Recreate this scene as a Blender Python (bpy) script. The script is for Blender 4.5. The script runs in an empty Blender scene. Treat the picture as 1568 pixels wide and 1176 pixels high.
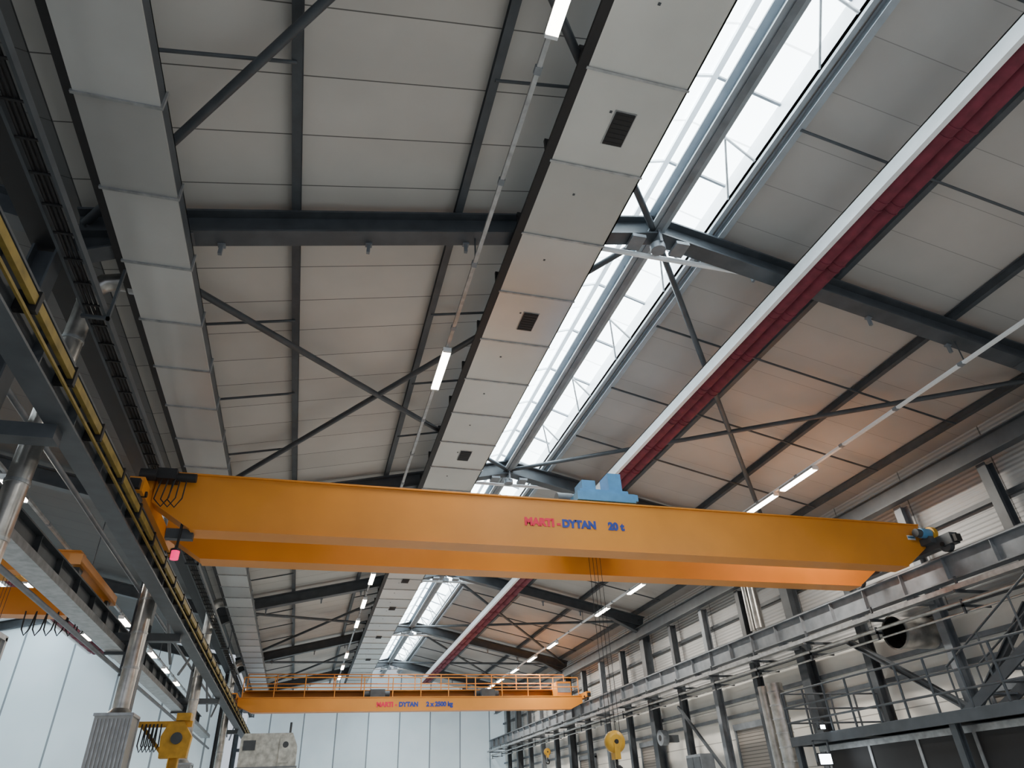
import bpy, math, random
from mathutils import Vector, Matrix
random.seed(4)
EYE=1.6
# ------------------------------------------------------------------ materials
MATS={}
def mat(name,col,rough=0.6,metal=0.0,var=0.15,scale=3.0,emit=None,estr=0.0,bump=0.0):
    m=bpy.data.materials.new(name); m.use_nodes=True
    nt=m.node_tree; N=nt.nodes; L=nt.links
    b=N["Principled BSDF"]
    tc=N.new("ShaderNodeTexCoord"); no=N.new("ShaderNodeTexNoise")
    no.inputs["Scale"].default_value=scale; no.inputs["Detail"].default_value=5
    L.new(tc.outputs["Object"],no.inputs["Vector"])
    cr=N.new("ShaderNodeValToRGB")
    c0=[c*(1-var) for c in col]; c1=[min(1,c*(1+var)) for c in col]
    cr.color_ramp.elements[0].position=0.3; cr.color_ramp.elements[1].position=0.7
    cr.color_ramp.elements[0].color=(*c0,1); cr.color_ramp.elements[1].color=(*c1,1)
    L.new(no.outputs["Fac"],cr.inputs["Fac"]); L.new(cr.outputs["Color"],b.inputs["Base Color"])
    b.inputs["Roughness"].default_value=rough; b.inputs["Metallic"].default_value=metal
    if bump>0:
        bp=N.new("ShaderNodeBump"); bp.inputs["Strength"].default_value=bump
        L.new(no.outputs["Fac"],bp.inputs["Height"]); L.new(bp.outputs["Normal"],b.inputs["Normal"])
    if emit:
        b.inputs["Emission Color"].default_value=(*emit,1); b.inputs["Emission Strength"].default_value=estr
    MATS[name]=m; return m
def panelmat(name,col,axis,pitch,line=0.02,dark=0.25,pv=0.08,rough=0.6,metal=0.0,emit=0.0,corr=None,corrstr=0.4):
    """panels jointed every `pitch` metres along an axis, small tone change per panel"""
    m=mat(name,col,rough,metal,0.06,0.7); nt=m.node_tree; N=nt.nodes; L=nt.links; b=N["Principled BSDF"]
    src=b.inputs["Base Color"].links[0].from_socket
    tc=N["Texture Coordinate"]; sp=N.new("ShaderNodeSeparateXYZ"); L.new(tc.outputs["Object"],sp.inputs[0])
    dv=N.new("ShaderNodeMath"); dv.operation='DIVIDE'; dv.inputs[1].default_value=pitch
    L.new(sp.outputs[axis],dv.inputs[0])
    fr=N.new("ShaderNodeMath"); fr.operation='FRACT'; L.new(dv.outputs[0],fr.inputs[0])
    lt=N.new("ShaderNodeMath"); lt.operation='LESS_THAN'; lt.inputs[1].default_value=line/pitch; L.new(fr.outputs[0],lt.inputs[0])
    fl=N.new("ShaderNodeMath"); fl.operation='FLOOR'; L.new(dv.outputs[0],fl.inputs[0])
    wn=N.new("ShaderNodeTexWhiteNoise"); wn.noise_dimensions='1D'; L.new(fl.outputs[0],wn.inputs["W"])
    mr=N.new("ShaderNodeMapRange"); mr.inputs["To Min"].default_value=1-pv; mr.inputs["To Max"].default_value=1+pv
    L.new(wn.outputs["Value"],mr.inputs["Value"])
    mx=N.new("ShaderNodeMath"); mx.operation='MULTIPLY'; 
    m2=N.new("ShaderNodeMapRange"); m2.inputs["To Min"].default_value=1; m2.inputs["To Max"].default_value=dark
    L.new(lt.outputs[0],m2.inputs["Value"]); L.new(m2.outputs[0],mx.inputs[0]); L.new(mr.outputs[0],mx.inputs[1])
    vm=N.new("ShaderNodeVectorMath"); vm.operation='SCALE'; L.new(src,vm.inputs[0]); L.new(mx.outputs[0],vm.inputs["Scale"])
    L.new(vm.outputs[0],b.inputs["Base Color"])
    if corr is not None:
        a,p=corr
        mu=N.new("ShaderNodeMath"); mu.operation='MULTIPLY'; mu.inputs[1].default_value=2*math.pi/p; L.new(sp.outputs[a],mu.inputs[0])
        sn=N.new("ShaderNodeMath"); sn.operation='SINE'; L.new(mu.outputs[0],sn.inputs[0])
        bp=N.new("ShaderNodeBump"); bp.inputs["Strength"].default_value=corrstr; bp.inputs["Distance"].default_value=0.03
        L.new(sn.outputs[0],bp.inputs["Height"]); L.new(bp.outputs["Normal"],b.inputs["Normal"])
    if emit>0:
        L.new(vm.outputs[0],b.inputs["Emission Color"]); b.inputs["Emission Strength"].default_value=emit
    return m
steel=mat("dark_steel",(0.062,0.071,0.082),0.5,0.0,0.2)
steelL=mat("grey_steel",(0.20,0.22,0.245),0.5,0.1,0.2)
steelR=mat("ridge_steel",(0.34,0.38,0.42),0.5,0.0,0.1)
black=mat("black_paint",(0.012,0.012,0.014),0.6)
galv=mat("galvanised",(0.38,0.39,0.40),0.4,0.6,0.25,6)
galvp=mat("galvanised_pipe",(0.45,0.44,0.42),0.3,0.8,0.3,4)
orange=mat("crane_orange",(0.70,0.262,0.030),0.42,0.0,0.10,0.6)
orangeD=mat("hook_yellow",(0.62,0.33,0.025),0.45,0.0,0.2,5)
yellow=mat("rail_yellow",(0.24,0.17,0.035),0.6,0,0.3,5)
blue=mat("trolley_blue",(0.09,0.27,0.50),0.45,0,0.12,4)
navy=mat("lettering_blue",(0.02,0.05,0.30),0.5,0,0.0)
redl=mat("lettering_red",(0.78,0.01,0.06),0.5,0,0.0)
white=mat("white_sheet",(0.88,0.91,0.94),0.4,0,0.05,3)
maroon=mat("maroon_textile",(0.17,0.024,0.045),0.75,0,0.25,5,bump=0.2)
cream=mat("machine_white",(0.55,0.56,0.52),0.6,0,0.35,6)
concrete=mat("floor_concrete",(0.44,0.44,0.43),0.6,0,0.2,1.2)
glassE=panelmat("skylight_glazing",(0.84,0.94,1.0),1,1.0,0.04,0.55,0.04,0.4,emit=9.5)
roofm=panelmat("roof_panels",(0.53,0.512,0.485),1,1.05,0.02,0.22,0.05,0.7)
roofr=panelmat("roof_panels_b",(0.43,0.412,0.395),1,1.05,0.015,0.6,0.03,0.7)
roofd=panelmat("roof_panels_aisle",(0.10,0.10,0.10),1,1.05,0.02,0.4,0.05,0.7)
ductm=panelmat("duct_sheet",(0.54,0.54,0.52),1,1.72,0.03,0.15,0.14,0.34,metal=0.35)
ductm2=panelmat("duct_sheet_b",(0.54,0.54,0.53),1,1.5,0.03,0.15,0.18,0.34,metal=0.35)
wallU=panelmat("wall_cladding",(0.50,0.50,0.50),1,3.0,0.04,0.3,0.05,0.5,corr=(2,0.12))
wallL=panelmat("wall_cream",(0.92,0.89,0.83),2,1.2,0.03,0.45,0.05,0.6)
wallE=panelmat("wall_blue_white_glow",(0.60,0.74,0.82),0,2.6,0.10,0.30,0.08,0.5,emit=0.42)  # end walls: panel colour also emits, painted-in glow for window light on them
shut=panelmat("shutter_slats",(0.32,0.29,0.26),2,0.12,0.03,0.4,0.03,0.5)
corrm=panelmat("corrugated_grey",(0.36,0.36,0.35),1,0.09,0.03,0.45,0.03,0.4,metal=0.3)
lampE=mat("lamp_diffuser",(0.9,0.9,0.85),0.4,0,0,1,(1.0,0.92,0.78),18)
coolE=mat("floodlight_lens",(0.9,0.9,0.95),0.4,0,0,1,(0.85,0.93,1.0),14)
redE=mat("signal_red",(0.9,0.01,0.12),0.4,0,0,1,(1.0,0.01,0.16),1.3)
# ------------------------------------------------------------------ mesh builder
class B:
    def __init__(s,name): s.n=name; s.v=[]; s.f=[]; s.m=[]; s.sm=[]; s.mats=[]
    def mi(s,m):
        if m not in s.mats: s.mats.append(m)
        return s.mats.index(m)
    def add(s,vs,fs,m,smooth=False):
        o=len(s.v); s.v+= [tuple(v) for v in vs]; k=s.mi(m)
        for f in fs: s.f.append([i+o for i in f]); s.m.append(k); s.sm.append(smooth)
    def box(s,x0,x1,y0,y1,z0,z1,m):
        vs=[(x,y,z) for z in (z0,z1) for y in (y0,y1) for x in (x0,x1)]
        s.add(vs,[(0,2,3,1),(4,5,7,6),(0,1,5,4),(2,6,7,3),(0,4,6,2),(1,3,7,5)],m)
    def beam(s,p,q,w,h,m,up=(0,0,1),off=(0,0)):
        p=Vector(p);q=Vector(q);d=(q-p).normalized();u=Vector(up);r=d.cross(u).normalized();u=r.cross(d).normalized()
        p=p+r*off[0]+u*off[1];q=q+r*off[0]+u*off[1]
        vs=[]
        for e in (p,q):
            for a,b in ((-1,-1),(1,-1),(1,1),(-1,1)): vs.append(e+r*(a*w/2)+u*(b*h/2))
        s.add(vs,[(0,1,2,3),(7,6,5,4),(0,4,5,1),(1,5,6,2),(2,6,7,3),(3,7,4,0)],m)
    def ibeam(s,p,q,w,h,m,tf=0.03,tw=0.02,up=(0,0,1)):
        s.beam(p,q,w,tf,m,up,(0,h/2-tf/2)); s.beam(p,q,w,tf,m,up,(0,-h/2+tf/2)); s.beam(p,q,tw,h-2*tf,m,up)
    def sweep(s,pts,r,m,n=12,cap=True):
        pts=[Vector(p) for p in pts]; N=len(pts); vs=[]
        d0=(pts[1]-pts[0]).normalized(); a=Vector((0,0,1)) if abs(d0.z)<0.9 else Vector((1,0,0))
        u=d0.cross(a).normalized()
        for i in range(N):
            if i==0: d=d0
            elif i==N-1: d=(pts[i]-pts[i-1]).normalized()
            else: d=((pts[i]-pts[i-1]).normalized()+(pts[i+1]-pts[i]).normalized()).normalized()
            u=(u-d*u.dot(d)).normalized(); w=d.cross(u)
            rr=r[i] if isinstance(r,(list,tuple)) else r
            for k in range(n):
                t=2*math.pi*k/n; vs.append(pts[i]+u*(rr*math.cos(t))+w*(rr*math.sin(t)))
        fs=[(i*n+k,i*n+(k+1)%n,(i+1)*n+(k+1)%n,(i+1)*n+k) for i in range(N-1) for k in range(n)]
        s.add(vs,fs,m,True)
        if cap: s.add(vs[:n],[tuple(range(n))[::-1]],m); s.add(vs[-n:],[tuple(range(n))],m)
    def tube(s,p,q,r,m,n=12): s.sweep([p,q],r,m,n)
    def prism(s,poly,y0,y1,m):   # polygon in XZ extruded along Y
        n=len(poly); vs=[(x,y0,z) for x,z in poly]+[(x,y1,z) for x,z in poly]
        fs=[tuple(range(n)),tuple(range(2*n-1,n-1,-1))]+[(i,n+i,n+(i+1)%n,(i+1)%n) for i in range(n)]
        s.add(vs,fs,m)
    def done(s,parent=None):
        me=bpy.data.meshes.new(s.n); me.from_pydata([(x,y,z+EYE) for x,y,z in s.v],[],s.f)
        for m in s.mats: me.materials.append(m)
        for p,k,sm in zip(me.polygons,s.m,s.sm): p.material_index=k; p.use_smooth=sm
        me.update()
        import bmesh
        bm=bmesh.new(); bm.from_mesh(me); bmesh.ops.recalc_face_normals(bm,faces=bm.faces); bm.to_mesh(me); bm.free()
        o=bpy.data.objects.new(s.n,me); bpy.context.scene.collection.objects.link(o)
        if parent: o.parent=parent
        return o
# ------------------------------------------------------------------ hall data (z relative to eye level)
RX=6.1; SL=0.2245; Y0=-12.0; Y1=63.0; XL=-4.5; XR=17.0
def zr(x):
    return 10.1-SL*abs(x-RX) if x>=-4.35 else 7.754+SL*(-4.35-x) if x>-14.8 else 10.1-SL*(-14.8-x)
frames=[-3.03,8.97,20.97,32.97,44.97,56.97]
FL=-EYE
# floor
b=B("floor"); b.box(-25.2,XR+0.3,Y0,Y1+0.3,FL-0.2,FL,concrete); b.done()
# ceiling
def slope(b,xa,xb,y0,y1,m,up=0.72,t=0.12):
    za,zb=zr(xa)+up,zr(xb)+up
    b.add([(xa,y0,za),(xb,y0,zb),(xb,y1,zb),(xa,y1,za),(xa,y0,za+t),(xb,y0,zb+t),(xb,y1,zb+t),(xa,y1,za+t)],
          [(0,1,2,3),(7,6,5,4),(0,4,5,1),(1,5,6,2),(2,6,7,3),(3,7,4,0)],m)
SKL,SKR=RX-1.3,RX+1.3
b=B("ceiling")
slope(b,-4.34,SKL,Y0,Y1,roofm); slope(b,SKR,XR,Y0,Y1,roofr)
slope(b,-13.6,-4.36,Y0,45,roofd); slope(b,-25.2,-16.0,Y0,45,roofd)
b.done()
# skylight
def skylight(name,cx,y0,y1):
    b=B(name); zb=zr(cx-1.3)+0.72
    for sx in (-1,1):
        x=cx+sx*1.3
        b.box(min(x,x+sx*0.06),max(x,x+sx*0.06),y0,y1,zb-0.05,zb+0.5,white)
        b.box(x-0.05,x+0.05,y0,y1,zb-0.12,zb-0.05,steelR)
        za,zc=zb+0.5,zb+0.95
        b.add([(x,y0,za),(cx,y0,zc),(cx,y1,zc),(x,y1,za)],[(0,1,2,3)],glassE)
        k=y0
        while k<=y1:
            b.beam((x,k,za-0.04),(cx,k,zc-0.04),0.05,0.06,white if sx<0 else steelL); k+=2.0
        b.beam((cx+sx*0.65,y0,(za+zc)/2-0.05),(cx+sx*0.65,y1,(za+zc)/2-0.05),0.04,0.05,white)
    b.box(cx-0.06,cx+0.06,y0,y1,zb+0.85,zb+0.95,white)
    k=y0+1
    while k<y1:
        b.tube((cx+1.28,k,zb+0.05),(cx+0.75,k,zb+0.62),0.03,galv,6)
        b.tube((cx+0.75,k,zb+0.62),(cx+1.28,k+1,zb+0.05),0.025,galv,6); k+=3
    b.add([(cx-1.3,y1,zb),(cx+1.3,y1,zb),(cx+1.3,y1,zb+0.5),(cx,y1,zb+0.95),(cx-1.3,y1,zb+0.5)],[(0,1,2,3,4)],white)
    return b.done()
skylight("window_1",RX,Y0,59.0)
skylight("window_2",-14.8,Y0,44.0)
# walls
b=B("wall_right"); b.box(XR,XR+0.25,Y0,Y1,4.2,zr(XR)+0.75,wallU); b.box(XR,XR+0.25,Y0,Y1,FL,4.2,wallL); b.done()
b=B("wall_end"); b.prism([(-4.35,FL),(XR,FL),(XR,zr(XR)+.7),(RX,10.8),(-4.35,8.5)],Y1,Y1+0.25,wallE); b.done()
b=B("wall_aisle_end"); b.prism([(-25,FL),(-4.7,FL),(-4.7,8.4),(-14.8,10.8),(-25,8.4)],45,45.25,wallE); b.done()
b=B("wall_left"); b.box(-25.45,-25.2,Y0,45,FL,zr(-25.2)+0.8,wallL); b.done()
# frames
for y in frames:
    b=B("roof_rafter")
    hz=0.25
    for xa,xb in ((-4.25,RX),(RX,16.6)):
        b.ibeam((xa,y,zr(xa)+hz),(xb,y,zr(xb)+hz),0.36,0.5,steel,0.04,0.025)
    for x0,x1,sx in ((-4.25,-2.6,1),(16.6,14.9,-1)):   # haunches
        b.prism([(x0,zr(x0)-0.45),(x0,zr(x0)),(x1,zr(x1))],y-0.02,y+0.02,steel)
        b.beam((x0,y,zr(x0)-0.45),(x1,y,zr(x1)),0.3,0.03,steel)
    b.box(RX-0.03,RX+0.03,y-0.2,y+0.2,9.85,10.65,steelL)
    for sx in (-1,1):
        b.box(RX+sx*0.5-0.15,RX+sx*0.5+0.15,y-0.2,y+0.2,9.85,9.93,steelL)
    b.tube((4.7,y+0.28,9.83),(8.7,y+0.28,9.83),0.055,white,10)
    for x in (4.8,8.6): b.box(x-0.03,x+0.03,y+0.15,y+0.4,9.7,10.0,steelL)
    b.sweep([(RX,y,9.9),(RX,y,9.75)],0.16,steelL,12)
    for x in (-2.2,0.2,2.0,11.2,13.2):
        b.box(x-0.03,x+0.03,y+0.12,y+0.18,zr(x)-0.22,zr(x)+0.02,steelL)
        b.box(x-0.06,x+0.06,y+0.1,y+0.2,zr(x)-0.04,zr(x)+0.0,steelL)
    b.done()
    if y<45:
        b=B("roof_rafter")
        for xa,xb in ((-14.8,-4.75),(-25.2,-14.8)):
            b.ibeam((xa,y,zr(xa)+hz),(xb,y,zr(xb)+hz),0.36,0.5,steel,0.04,0.025)
        b.done()
# purlins
for x in (-3.95,-1.1,1.8,4.55,7.6,10.4,13.3,16.2):
    b=B("roof_purlin"); z=zr(x)+0.61; b.ibeam((x,Y0,z),(x,Y1,z),0.14,0.2,steelR if x==7.6 else steel,0.02,0.05); b.done()
# ridge beam
b=B("ridge_beam"); b.ibeam((RX,Y0,10.42),(RX,Y1,10.42),0.36,0.4,steelR,0.04,0.05); b.box(RX-0.07,RX+0.07,Y0,Y1,10.18,10.2,steelL); b.done()
b=B("eave_beam"); b.ibeam((16.2,Y0,7.4),(16.2,Y1,7.4),0.3,0.5,steel,0.03,0.04); b.done()
b=B("valley_gutter_beam"); b.box(-4.72,-4.32,Y0,Y1,7.45,7.85,black); b.done()
# wind bracing + sag rods
for i in range(len(frames)-1):
    ya,yb=frames[i],frames[i+1]
    if i in (0,1,3,4):
        b=B("roof_cross_bracing")
        for xe in ((-4.2,16.4) if i else (-4.2,)):
            o=0.28
            b.tube((xe,ya,zr(xe)+o),(RX,yb,zr(RX)+o-0.1),0.07,steel,8); b.tube((xe,yb,zr(xe)+o+0.05),(RX,ya,zr(RX)+o-0.1),0.07,steel,8)
        b.done()
    b=B("sag_rods")
    for f in (0.25,0.5,0.75):
        y=ya+(yb-ya)*f
        for xa,xb in ((-3.95,-1.1),(1.8,4.55),(7.6,10.4),(10.4,13.3),(13.3,16.2)):
            b.tube((xa,y,zr(xa)+0.5),(xb,y,zr(xb)+0.5),0.03,steel,6)
    b.done()
# ------------------------------------------------------------------ ducts
b=B("air_duct"); Z=9.2
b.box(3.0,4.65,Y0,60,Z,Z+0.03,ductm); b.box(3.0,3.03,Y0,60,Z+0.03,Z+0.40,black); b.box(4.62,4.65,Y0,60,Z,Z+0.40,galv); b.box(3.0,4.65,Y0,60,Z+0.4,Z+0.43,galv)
for y in range(-9,60): 
    yy=y*1.72
    if Y0<yy<60: b.box(2.97,4.66,yy-0.02,yy+0.02,Z-0.025,Z,galv); b.box(2.9,3.0,yy-0.03,yy+0.03,Z+0.1,Z+0.5,black); b.box(3.6,3.64,yy+0.6,yy+0.64,Z-0.01,Z,steel)
for y in (0.8,6.05,11.2,18,24.5,31.2,36.2,43,50):
    b.box(3.70,4.03,y-0.3,y+0.3,Z-0.03,Z-0.012,black)
    for k in range(7): b.box(3.72,4.01,y-0.27+k*0.085,y-0.255+k*0.085,Z-0.036,Z-0.03,black)
    b.box(3.68,4.05,y-0.32,y+0.32,Z-0.012,Z,galv)
b.box(2.84,3.0,Y0,60,Z+0.0,Z+0.06,black)
b.done()
b=B("air_duct"); Z=7.5
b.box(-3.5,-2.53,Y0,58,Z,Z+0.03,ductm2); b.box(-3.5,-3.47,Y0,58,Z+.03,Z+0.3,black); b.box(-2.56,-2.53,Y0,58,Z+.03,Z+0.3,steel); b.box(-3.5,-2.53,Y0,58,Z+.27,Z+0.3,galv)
b.box(-3.62,-3.5,Y0,58,Z+0.02,Z+0.07,black)
k=Y0
while k<58: b.box(-3.53,-2.5,k-0.02,k+0.02,Z-0.025,Z+0.31,galv); k+=1.5
b.done()
for y,pl in ((9.8,2.2),(18.8,2.3),(30,2.0),(43,2.0)):
    b=B("exhaust_pipe"); r=0.18 if y>10 else 0.15
    P=[(-3.5,y,7.68),(-3.75,y,7.68),(-3.95,y,7.62),(-4.07,y,7.48),(-4.1,y,7.3),(-4.1,y,6.6),(-4.1,y,6.3),(-4.1,y,pl)]
    b.sweep(P,r,galvp,20)
    for z in (7.2,6.4,5.6,4.8,4.0,3.2): b.sweep([(-4.1,y,z),(-4.1,y,z+0.05)],r+0.012,galv,20)
    b.sweep([(-3.5,y,7.68),(-3.58,y,7.68)],r+0.03,galv,20)
    b.sweep([(-4.1,y,pl+0.05),(-4.1,y,pl-0.08)],[r,0.30],galvp,20)
    b.done()
    b=B("filter_unit"); b.box(-4.5,-3.75,y-0.4,y+0.4,FL,pl-0.12,corrm); b.box(-4.53,-3.72,y-0.43,y+0.43,pl-0.14,pl-0.08,galv)
    b.box(-3.75,-3.72,y-0.42,y-0.36,FL,pl-0.1,galv); b.box(-3.75,-3.72,y+0.36,y+0.42,FL,pl-0.1,galv); 
    for k in range(9): b.box(-4.45+k*0.08,-4.42+k*0.08,y-0.43,y-0.4,FL+0.1,pl-0.2,galv)
    b.done()
def textile(cx,Z,y0,y1):
    b=B("textile_air_duct"); r=0.165
    for dx in (0.0,0.33): b.sweep([(cx+dx,y0,Z),(cx+dx,y1,Z)],r,maroon,16)
    k=y0+0.5
    while k<y1:
        for dx in (0.0,0.33):
            for e in (0,0.18): b.sweep([(cx+dx,k+e,Z),(cx+dx,k+e+0.03,Z)],r+0.015,maroon,16)
        k+=1.6
    b.box(cx-0.2,cx-0.17,y0,y1,Z-0.12,Z+0.27,white); b.box(cx-0.30,cx-0.2,y0,y1,Z-0.14,Z-0.06,white)
    b.box(cx-0.2,cx+0.52,y0,y1,Z+0.24,Z+0.27,white)
    for y in frames:
        if y0<y<y1: b.tube((cx+0.16,y,Z+0.27),(cx+0.16,y,zr(cx)+0.02),0.02,steel,6)
    return b.done()
textile(8.97,8.98,Y0,58)
textile(-11.6,8.4,Y0,44)
# ------------------------------------------------------------------ lighting
def track(x,Z,y0,y1,m=None,w=0.035):
    b=B("lighting_track"); b.box(x-w,x+w,y0,y1,Z+0.01,Z+0.07,m or galv)
    k=y0+1.0
    while k<y1:
        b.box(x-w-.015,x+w+.015,k,k+0.12,Z+0.005,Z+0.08,steelL)
        k+=2.0
    for y in frames:
        if y0<y<y1: b.tube((x,y,Z+0.05),(x,y,zr(x)+0.02),0.015,steel,6)
    return b.done()
def fixture(x,y,Z,L=1.6,power=110,col=(1,0.93,0.82)):
    b=B("linear_light_fixture"); b.box(x-0.09,x+0.09,y-L/2,y+L/2,Z-0.06,Z,galv); b.box(x-0.085,x+0.085,y-L/2+0.03,y+L/2-0.03,Z-0.11,Z-0.06,lampE)
    b.box(x-0.09,x+0.09,y-L/2-0.02,y-L/2+0.03,Z-0.11,Z,white); b.box(x-0.09,x+0.09,y+L/2-0.03,y+L/2+0.02,Z-0.11,Z,white)
    o=b.done()
    ld=bpy.data.lights.new("lamp_light",'AREA'); ld.shape='RECTANGLE'; ld.size=0.16; ld.size_y=L-0.1; ld.energy=power; ld.color=col
    l=bpy.data.objects.new("lamp_light",ld); l.location=(x,y,Z-0.115+EYE); bpy.context.scene.collection.objects.link(l); l.parent=o
track(2.15,8.6,Y0,58)
for y in (-4.5,3.7,12.55,20.7,28.8,32.8,36.8,45,49,53): fixture(2.15,y,8.6)
track(13.25,7.9,Y0,58,white,0.045)
for y in (-3,4.5,15.05,16.95,26.5,30.4,38,42,46,49.8,52.5): fixture(13.25,y,7.9,power=330)
track(-6.2,6.0,Y0,44)
for y in (14.8,20.8,26,31.5,35,38.5): fixture(-6.2,y,6.0,1.2,50)
track(-10.6,8.0,Y0,44)
for y in (18,24,29.6,38): fixture(-10.6,y,8.0,1.5,80)
# ------------------------------------------------------------------ runways
def runway(x,y0,y1,cx,side,name="crane_runway_girder",m=steelL,br=None):
    b=B(name); b.ibeam((x,y0,4.78),(x,y1,4.78),0.32,0.62,m,0.035,0.03); b.box(x-0.035,x+0.035,y0,y1,5.09,5.15,steel)
    for k in (br if br else [y0+3+6*i for i in range(12)]):
        if k<y1: b.box(min(x,cx),max(x,cx),k-0.13,k+0.13,4.27,4.47,m)
    k=y0+1.5
    while k<y1: b.box(x-0.14,x+0.14,k-0.01,k+0.01,4.5,5.06,m); k+=1.5
    return b.done()
runway(15.7,Y0-0.03,62.9,16.33,1)
runway(-3.5,Y0-0.03,62.9,-4.33,-1,m=steel,br=frames)
runway(-5.6,Y0-0.03,44,-4.67,-1,m=steel,br=frames)
b=B("conductor_rail")
b.box(-3.33,-3.27,Y0,60,4.80,4.92,yellow); b.box(-3.33,-3.30,Y0,60,4.66,4.70,yellow)
k=Y0+0.7
while k<60: b.box(-3.48,-3.25,k,k+0.08,4.72,4.98,black); k+=1.5
b.done()
b=B("cable_ladder")
for x in (-3.84,-3.56): b.box(x-0.02,x+0.02,Y0,58,6.55,6.67,steel)
k=Y0
while k<58: b.box(-3.84,-3.56,k,k+0.03,6.56,6.58,black); k+=0.5
for y in frames: b.box(-3.88,-3.5,y+0.25,y+0.3,6.5,6.55,steel); b.box(-3.54,-3.50,y+0.25,y+0.3,6.5,7.5,steel)
for x in (-3.78,-3.72,-3.66): b.tube((x,Y0,6.61),(x,58,6.61),0.025,black,6)
b.done()
b=B("service_pipes")
for x,z,r in ((-4.8,5.6,0.05),(-4.8,6.0,0.035),(-4.8,3.5,0.05)): b.tube((x,Y0,z),(x,44,z),r,steelL,8)
for y in frames: 
    if y<44: b.box(-4.83,-4.67,y-0.02,y+0.02,3.4,6.05,steel)
b.done()
# columns
for y in frames:
    b=B("steel_column"); b.ibeam((-4.5,y,FL+0.04),(-4.5,y,7.43),0.32,0.34,steel,0.03,0.02,up=(1,0,0)); b.box(-4.75,-4.25,y-.25,y+.25,FL,FL+.04,steel); b.done()
ycol=[-9.03+3*i for i in range(24)]
for i,y in enumerate(ycol):
    main=any(abs(y-f)<.1 for f in frames)
    b=B("steel_column")
    w=0.42 if main else 0.26
    b.ibeam((16.55,y,FL+0.04),(16.55,y,zr(16.55) if main else 7.15),w,0.42 if main else 0.3,steel if (main or i%2) else steelL,0.03,0.02,up=(1,0,0))
    b.box(16.3,16.8,y-.25,y+.25,FL,FL+.04,steel); b.done()
b=B("wall_rails")
for z,m in ((6.3,steel),(4.15,steel),(3.3,steelL),(2.75,steelL)): b.box(16.84,16.98,Y0,62.9,z,z+0.12,m)
b.done()
b=B("cable_tray"); b.box(15.15,15.4,Y0,62,4.12,4.15,galv); b.box(15.15,15.17,Y0,62,4.15,4.24,galv); b.box(15.38,15.4,Y0,62,4.15,4.24,galv)
for dx in (0.04,0.1,0.16): b.tube((15.17+dx,Y0,4.17),(15.17+dx,62,4.17),0.02,black,6)
k=Y0+1
while k<62: b.box(15.1,16.3,k,k+0.05,4.05,4.12,steel); b.box(15.25,15.30,k,k+0.05,4.12,4.45,steel); k+=3
b.done()
b=B("compressed_air_pipe"); b.tube((15.45,Y0,3.88),(15.45,62,3.88),0.05,galvp,8); b.tube((15.5,Y0,3.65),(15.5,62,3.65),0.03,galvp,8)
k=Y0+1.2
while k<62: b.box(15.4,16.3,k,k+0.05,3.76,3.82,steel); b.box(15.4,15.45,k,k+.05,3.6,3.95,steel); k+=3
b.done()
b=B("cable_tray"); b.box(-5.25,-4.85,Y0,44,4.0,4.05,galv); b.box(-5.27,-5.25,Y0,44,4.0,4.16,galv); b.box(-4.85,-4.83,Y0,44,4.0,4.16,galv)
for y in frames:
    if y<44: b.box(-5.3,-4.68,y-0.05,y+0.05,3.93,4.0,steel)
b.done()
b=B("column_bracing")
for y in (20.97,32.97,44.97):
    b.tube((-4.5,y+0.2,6.9),(-4.5,y+5,4.6),0.05,steelL,8); b.tube((-4.5,y+11.8,6.9),(-4.5,y+7,4.6),0.05,steelL,8)
b.done()
# ------------------------------------------------------------------ cranes
def text(s,x,y,z,size,m,parent):
    c=bpy.data.curves.new("lettering",'FONT'); c.body=s; c.size=size; c.extrude=0.002; c.offset=0.016*size/0.25
    o=bpy.data.objects.new("lettering",c); bpy.context.scene.collection.objects.link(o)
    o.location=(x,y,z+EYE); o.rotation_euler=(math.pi/2,0,0); c.materials.append(m); o.parent=parent
def hook(b,x,y,z,top,m,s=1.0):
    for dx in (-0.16,-0.05,0.05,0.16): b.tube((x+dx*s,y,z+0.1*s),(x+dx*s,y,top),0.006,black,6)
    b.sweep([(x,y-0.10*s,z),(x,y-0.06*s,z),(x,y+0.06*s,z),(x,y+0.10*s,z)],[0.15*s,0.24*s,0.24*s,0.15*s],m,24)
    b.box(x-0.07*s,x+0.07*s,y-0.12*s,y+0.12*s,z-0.36*s,z-0.02*s,m); b.sweep([(x,y-.13*s,z),(x,y+.13*s,z)],0.05*s,black,12)
    pts=[(x,y,z-0.36*s),(x,y,z-0.48*s)]
    for a in range(90,-200,-25):
        t=math.radians(a); pts.append((x+0.12*s*math.cos(t),y,z-0.62*s+0.12*s*math.sin(t)))
    b.sweep(pts,[0.035*s]*2+[0.045*s]*(len(pts)-4)+[0.03*s,0.015*s],black,10)
def girder(b,x0,x1,y0,y1,z0,z1,ch,m):
    e=(z1-z0)*0.45
    b.prism([(x0,z1-0.02),(x0,z1-(z1-z0)+e),(x0+ch,z0),(x1-ch,z0),(x1,z0+e),(x1,z1-0.02)],y0,y1,m)
    b.box(x0,x1,y0-0.04,y1+0.04,z1-0.02,z1+0.015,m); b.box(x0+ch,x1-ch,y0-0.03,y1+0.03,z0-0.02,z0,m)
def endtruck(b,x,y0,y1,m):
    b.box(x-0.13,x+0.13,y0,y1,5.30,5.58,m)
    for y in (y0+0.3,y1-0.3):
        b.sweep([(x-0.07,y,5.325),(x+0.07,y,5.325)],0.17,steel,20)
        b.sweep([(x-0.16,y,5.35),(x+0.16,y,5.35)],0.06,black,12)
    b.box(x-0.09,x+0.09,y0-0.12,y0,5.32,5.5,black); b.box(x-0.09,x+0.09,y1,y1+0.12,5.32,5.5,black)
b=B("overhead_crane")
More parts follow.
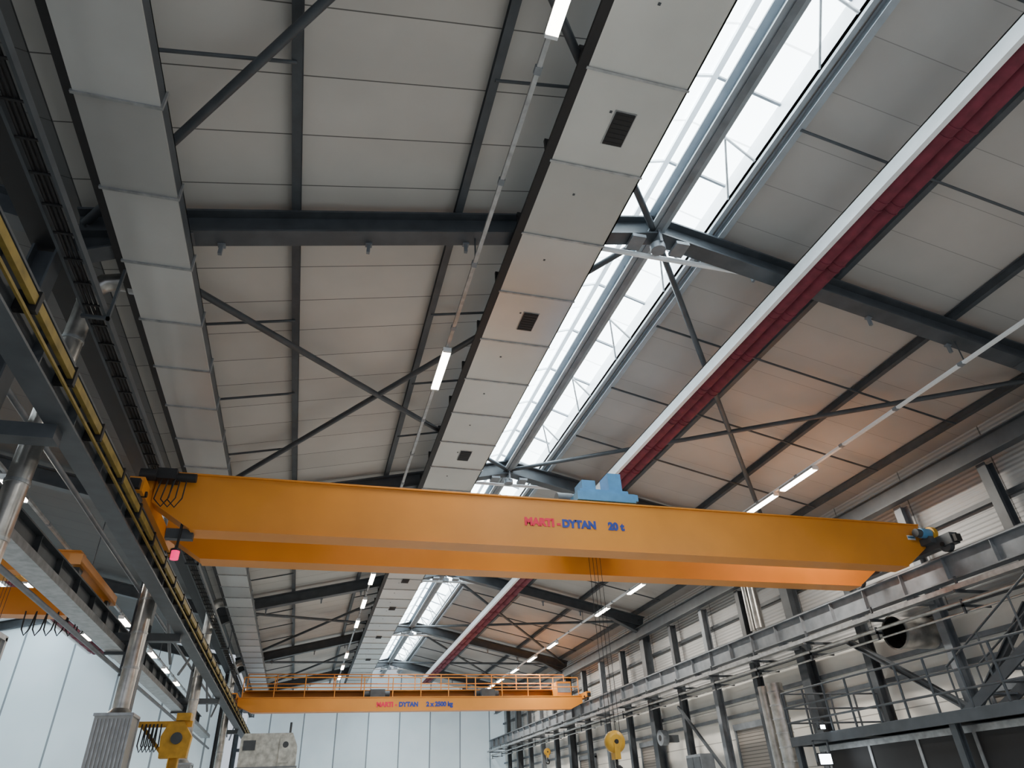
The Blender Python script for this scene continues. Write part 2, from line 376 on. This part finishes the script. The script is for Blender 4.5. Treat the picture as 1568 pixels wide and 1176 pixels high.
girder(b,-3.36,15.5,13.7,14.15,4.9,6.05,0.8,orange); girder(b,-3.36,15.5,15.5,15.95,4.9,6.05,0.8,orange)
endtruck(b,-3.5,12.9,16.8,orange); endtruck(b,15.66,12.9,16.8,steel)
for y in (13.92,15.72): b.box(-3.2,15.4,y-0.03,y+0.03,6.065,6.11,steel)
b.sweep([(15.2,13.45,5.72),(15.5,13.45,5.72)],0.13,blue,16); b.sweep([(15.05,13.45,5.72),(15.2,13.45,5.72)],0.11,steel,16); b.sweep([(15.5,13.45,5.72),(15.62,13.45,5.72)],0.18,orangeD,16)
b.sweep([(15.62,13.45,5.72),(15.68,13.45,5.72)],0.12,steel,12); b.box(15.35,15.7,13.35,13.69,5.45,5.62,steel)
b.box(15.55,15.75,13.9,14.2,5.6,6.0,blue)
b.box(-3.3,-2.95,13.35,13.66,5.78,6.0,black); b.sweep([(-3.6,13.4,5.85),(-3.3,13.4,5.85)],0.12,black,14); b.sweep([(-2.95,13.5,5.88),(-2.6,13.5,5.88)],0.09,black,14)
b.box(-3.62,-3.38,13.6,14.1,5.58,6.0,orange)
for i in range(3): b.sweep([(-3.2+i*.12,13.4,5.78),(-3.25+i*.12,13.38,5.35),(-3.1+i*.12,13.38,5.2),(-3.0+i*.12,13.4,5.4),(-3.0+i*.12,13.45,5.78)],0.014,black,6)
# trolley
b.box(5.7,7.2,13.75,14.05,6.14,6.36,blue); b.box(5.7,7.2,15.6,15.85,6.14,6.36,blue)
b.box(5.8,7.05,13.8,15.8,6.28,6.45,blue); b.box(6.6,6.95,13.9,14.4,6.4,6.95,blue); b.box(5.9,6.25,13.9,14.4,6.4,6.72,blue)
b.sweep([(5.9,14.8,6.4),(7.1,14.8,6.4)],0.3,blue,20); b.sweep([(5.5,14.7,6.5),(5.9,14.7,6.5)],0.18,steel,16); b.box(7.0,7.35,13.9,14.2,6.25,6.42,blue)
for x in (5.85,7.05):
    for y in (13.92,15.72): b.sweep([(x-0.12,y,6.2),(x+0.12,y,6.2)],0.0901,steel,16)
b.box(6.0,6.8,14.5,15.1,5.2,6.2,steel); b.sweep([(5.9,14.8,5.35),(6.9,14.8,5.35)],0.22,steel,20)
hook(b,6.4,14.8,1.12,5.2,orangeD,0.9)
b.box(15.0,15.25,13.685,13.70,5.62,5.74,white); b.box(15.01,15.24,13.682,13.686,5.66,5.71,blue)
b.sweep([(-2.72,13.75,4.30),(-2.72,13.75,4.46)],0.075,redE,14); b.sweep([(-2.72,13.75,4.46),(-2.72,13.75,4.50)],0.09,black,14); b.box(-2.74,-2.70,13.73,13.8,4.50,5.1,black); b.box(-3.0,-2.5,13.85,14.0,4.75,4.95,steel)
cr=b.done()
text("MARTI",4.32,13.69,5.40,0.245,redl,cr); text("-",5.10,13.69,5.40,0.245,redl,cr)
text("DYTAN",5.22,13.69,5.40,0.245,navy,cr); text("20 t",6.36,13.69,5.40,0.245,navy,cr)

b=B("overhead_crane")
girder(b,-3.36,15.56,40,40.4,4.78,5.45,0.7,orange); girder(b,-3.36,15.56,42,42.4,5.0,6.0,0.7,orange)
for x in (-3.5,15.66): endtruck(b,x,39.2,43.2,orange)
b.box(-3.3,15.5,40.4,42.0,5.42,5.46,steel); b.box(-3.2,15.5,41.3,42.0,5.96,6.0,orange)
for y in (40.1,42.5):
    zb=5.45 if y<41 else 6.0
    for z in (0.5,1.0): b.tube((-3.2,y,zb+z),(15.4,y,zb+z),0.03,orange,6)
    x=-3.2
    while x<15.5: b.tube((x,y,zb-0.2),(x,y,zb+1.0),0.03,orange,6); x+=1.55
for x,wd in ((3.4,0.8),(9.7,0.8)):
    b.box(x,x+wd,40.7,41.7,5.5,5.95,steel); b.sweep([(x-0.3,41.2,5.75),(x+wd+.3,41.2,5.75)],0.18,steel,12)
b.box(14.2,15.1,40.5,41.4,5.5,6.3,orange); b.box(14.25,15.05,40.48,40.5,5.7,6.2,steelL)
hook(b,13.6,41.2,2.7,5.5,orangeD,0.8)
c2=b.done()
text("MARTI",3.7,39.985,4.98,0.31,redl,c2); text("-",4.7,39.985,4.98,0.31,redl,c2); text("DYTAN",4.9,39.985,4.98,0.31,navy,c2); text("2 x 2500 kg",6.4,39.985,4.98,0.31,navy,c2)

b=B("overhead_crane")
girder(b,-22,-5.6,20.4,20.8,4.8,5.45,0.3,orange); girder(b,-22,-5.7,18.2,18.6,5.3,5.8,0.6,orange)
b.box(-5.74,-5.46,17.6,21.4,5.30,5.55,orange)
for y in (18,21): b.sweep([(-5.67,y,5.325),(-5.53,y,5.325)],0.17,steel,16)
b.box(-8.6,-7.4,18.7,20.3,5.6,6.1,orangeD)
hook(b,-7.5,19.4,2.4,5.6,black,0.7)
for i in range(6):
    x=-7.2+i*0.25
    b.sweep([(x,20.3,4.85),(x+0.03,20.3,4.4),(x+0.12,20.3,4.25),(x+0.2,20.3,4.4),(x+0.25,20.3,4.85)],0.018,black,6)
b.box(-22.2,-21.8,17.6,21.4,5.1,5.5,orange)
b.done()
# ------------------------------------------------------------------ right wall things
b=B("round_exhaust_duct"); r=0.42; y=15.8; z=3.72
n=28
for (xa,xb,rr,m,cap) in ((15.6,16.2,r,galvp,False),(15.61,16.19,r-0.03,black,False),(15.6,15.66,r+0.03,galv,False)):
    b.sweep([(xa,y,z),(xb,y,z)],rr,m,n,cap)
b.sweep([(16.12,y,z),(16.16,y,z)],r-0.035,black,n)
b.sweep([(16.2,y,z),(16.82,y,z)],r,galvp,n); b.done()
b=B("vertical_exhaust_duct"); b.sweep([(16.0,22.3,FL),(16.0,22.3,3.4)],0.28,galvp,20); b.sweep([(16.0,23.0,FL),(16.0,23.0,3.4)],0.18,galvp,20)
for k in range(11): b.sweep([(16.0,22.3,FL+0.4+k*0.43),(16.0,22.3,FL+0.44+k*0.43)],0.30,galv,20)
b.done()
b=B("rainwater_duct"); b.sweep([(16.0,22.3,5.3),(16.0,22.3,7.1)],0.18,galvp,16); b.sweep([(16.0,22.75,5.3),(16.0,22.75,7.1)],0.12,galvp,12); b.done()
b=B("wall_brace"); b.ibeam((16.2,18.3,4.0),(16.2,14.7,1.58),0.16,0.16,steel); b.ibeam((16.2,14.7,1.58),(16.2,12.2,3.6),0.16,0.16,steel); b.done()
b=B("wall_brace"); b.beam((16.2,29.9,3.6),(16.2,26.97,1.0),0.1,0.1,steel); b.done()
for i,(y,w,z0,z1) in enumerate(((13.47,2.3,FL,2.0),(25.47,2.4,FL,2.3),(34.47,2.4,FL,2.4),(43.47,2.4,FL,2.4))):
    b=B("door_%d"%(i+1)); b.box(16.9,16.99,y-w/2,y+w/2,z0,z1,shut); b.box(16.85,16.99,y-w/2-0.1,y-w/2,z0,z1+0.1,steelL); b.box(16.85,16.99,y+w/2,y+w/2+0.1,z0,z1+0.1,steelL); b.box(16.82,16.99,y-w/2-0.1,y+w/2+0.1,z1,z1+0.22,steelL); b.done()
# mezzanine platform with control cabin beneath
b=B("mezzanine_platform"); X0=13.0; X1=16.3; YA=7.5; YB=17.9; D=1.35
b.box(X0,X1,YA,YB,D-0.05,D,steelL); b.beam((X0,YA,D-0.12),(X0,YB,D-0.12),0.1,0.22,steel); b.beam((X0,YB,D-0.12),(X1,YB,D-0.12),0.1,0.22,steel)
for y in (YA+0.1,12.5,YB-0.1): b.ibeam((X0+0.1,y,FL),(X0+0.1,y,D-0.05),0.16,0.16,steel,up=(1,0,0))
y=YA
while y<=YB+0.01: b.tube((X0,y,D),(X0,y,D+1.1),0.028,steel,8); y+=0.86
x=X0
while x<=X1+0.01: b.tube((x,YB,D),(x,YB,D+1.1),0.028,steel,8); x+=0.82
for z in (0.35,0.72,1.1): b.tube((X0,YA,D+z),(X0,YB,D+z),0.025,steel,8); b.tube((X0,YB,D+z),(X1,YB,D+z),0.025,steel,8)
for y in (YA+2,YA+5,YA+8): b.beam((X0,y,D-0.12),(X1,y,D-0.12),0.1,0.16,steel)
b.beam((14.4,9.0,D+2.2),(14.4,13.4,D),0.06,0.22,steel); b.beam((15.3,9.0,D+2.2),(15.3,13.4,D),0.06,0.22,steel)
for k in range(11): b.box(14.4,15.3,9.0+k*0.4,9.25+k*0.4,D+2.15-k*0.2,D+2.18-k*0.2,steelL)
for x in (14.4,15.3):
    b.tube((x,9.0,D+3.2),(x,13.4,D+1.05),0.025,steel,8)
    for k in range(5): b.tube((x,9.0+k*1.1,D+2.2-k*0.55),(x,9.0+k*1.1,D+3.2-k*0.54),0.022,steel,8)
b.done()
b=B("control_cabin"); b.box(13.4,16.0,9.0,17.3,FL,1.1,steelL); b.box(13.36,13.4,9.2,17.1,-0.2,0.95,black)
for k in range(6): b.box(13.34,13.36,9.2+k*1.55,9.28+k*1.55,-0.2,0.95,galv)
b.box(13.34,13.4,9.0,17.3,0.95,1.08,galv); b.done()
def flood(x,y,z,s=1.0):
    b=B("floodlight"); b.box(x-0.2*s,x+0.2*s,y-0.06,y+0.06,z-0.14*s,z+0.14*s,black); b.box(x-0.17*s,x+0.17*s,y-0.07,y-0.06,z-0.11*s,z+0.11*s,coolE); b.box(x-0.22*s,x-0.2*s,y-0.03,y+0.03,z-0.05*s,z+0.42*s,steel); b.box(x+0.2*s,x+0.22*s,y-0.03,y+0.03,z-0.05*s,z+0.42*s,steel); b.box(x-0.22*s,x+0.22*s,y-0.03,y+0.03,z+0.40*s,z+0.43*s,steel); b.done()
flood(12.72,16.4,0.74)
flood(12.8,16.3,1.45,0.4)
b=B("hose_reel"); b.sweep([(15.9,31.5,2.5),(16.2,31.5,2.5)],0.32,steelL,24); b.sweep([(15.88,31.5,2.5),(15.9,31.5,2.5)],0.12,black,16); b.box(16.2,16.8,31.4,31.6,2.3,2.6,steel); b.done()
b=B("switch_cabinet"); b.box(15.6,16.2,27.6,28.8,FL,1.6,steelL); b.box(15.57,15.6,27.65,28.18,FL+.1,1.5,steel); b.box(15.57,15.6,28.22,28.75,FL+.1,1.5,steel); b.done()
# ------------------------------------------------------------------ machines
b=B("machining_centre"); x0,x1,y0,y1=-2.0,-0.1,27.5,29.6
b.prism([(x0,FL),(x1,FL),(x1,2.2),(x1-0.12,2.45),(x1-0.2,2.62),(x0+0.1,2.62),(x0,2.45)],y0,y1,cream)
b.box(x0+0.25,x1-0.35,y0-0.03,y0,-0.6,1.2,steelL); b.box(x0+0.3,x0+0.9,y0-0.05,y0-0.03,-0.5,1.1,steel)
b.box(x0-0.05,x1+0.05,y0-0.02,y1+0.02,1.55,1.6,steelL); b.box(x0+0.1,x0+0.5,y0-0.04,y0,2.1,2.4,steel); b.box(x1-0.6,x1-0.25,y0-0.04,y0,1.7,2.5,cream)
b.sweep([(x1-0.4,y0-0.05,2.25),(x1-0.4,y0,2.25)],0.1,steel,12); b.box(x1,x1+0.4,y0+0.3,y0+1.2,FL,1.2,cream); b.tube((x1-0.3,y0+0.5,2.6),(x1-0.3,y0+0.5,3.0),0.04,steel,8)
b.done()
b=B("jib_hoist"); X=-3.15; Y=21.5
b.ibeam((X,Y,FL),(X,Y,1.5),0.24,0.24,orangeD,up=(1,0,0)); b.prism([(X-0.35,1.5),(X+0.3,1.5),(X+0.35,2.0),(X+0.1,2.35),(X-0.25,2.35),(X-0.4,2.0)],Y-0.15,Y+0.15,orangeD)
b.beam((X-1.0,Y,2.3),(X+0.3,Y,2.3),0.12,0.14,orangeD); b.sweep([(X,Y-0.22,1.95),(X,Y+0.22,1.95)],0.14,steel,16); b.beam((X-0.9,Y,2.25),(X-0.3,Y,1.6),0.08,0.08,orangeD); b.box(X-0.1,X+0.25,Y-0.2,Y+0.2,2.37,2.55,orangeD)
for i in range(5): b.sweep([(X-0.9+i*0.09,Y-0.1,2.3),(X-0.92+i*0.09,Y-0.1,1.8),(X-0.85+i*0.09,Y-0.1,1.65),(X-0.78+i*0.09,Y-0.1,1.8),(X-0.8+i*0.09,Y-0.1,2.3)],0.018,black,6)
b.done()
b=B("machining_centre"); b.box(1.0,3.2,46,48.5,FL,1.9,cream); b.box(1.2,2.8,45.95,46,0.0,1.4,steel); b.box(1.4,2.0,46.3,47,1.9,2.5,cream); b.done()
# ------------------------------------------------------------------ world, camera
w=bpy.data.worlds.new("sky"); bpy.context.scene.world=w; w.use_nodes=True
bg=w.node_tree.nodes["Background"]; bg.inputs[0].default_value=(0.82,0.89,1.0,1); bg.inputs[1].default_value=0.9
cam=bpy.data.cameras.new("camera"); co=bpy.data.objects.new("camera",cam); bpy.context.scene.collection.objects.link(co)
cam.sensor_width=36; cam.lens=36*1020/1568; cam.clip_end=300
Yd=Vector((-337,669,1020)).normalized(); Zd=Vector((-80,-1594,1020)); Zd=(Zd-Yd*Zd.dot(Yd)).normalized(); Xd=Yd.cross(Zd)
cx=Vector((Xd.x,Yd.x,Zd.x)); cy=-Vector((Xd.y,Yd.y,Zd.y)); cz=-Vector((Xd.z,Yd.z,Zd.z))
M=Matrix((cx,cy,cz)).transposed().to_4x4(); M.translation=Vector((0,0,EYE)); co.matrix_world=M
bpy.context.scene.camera=co
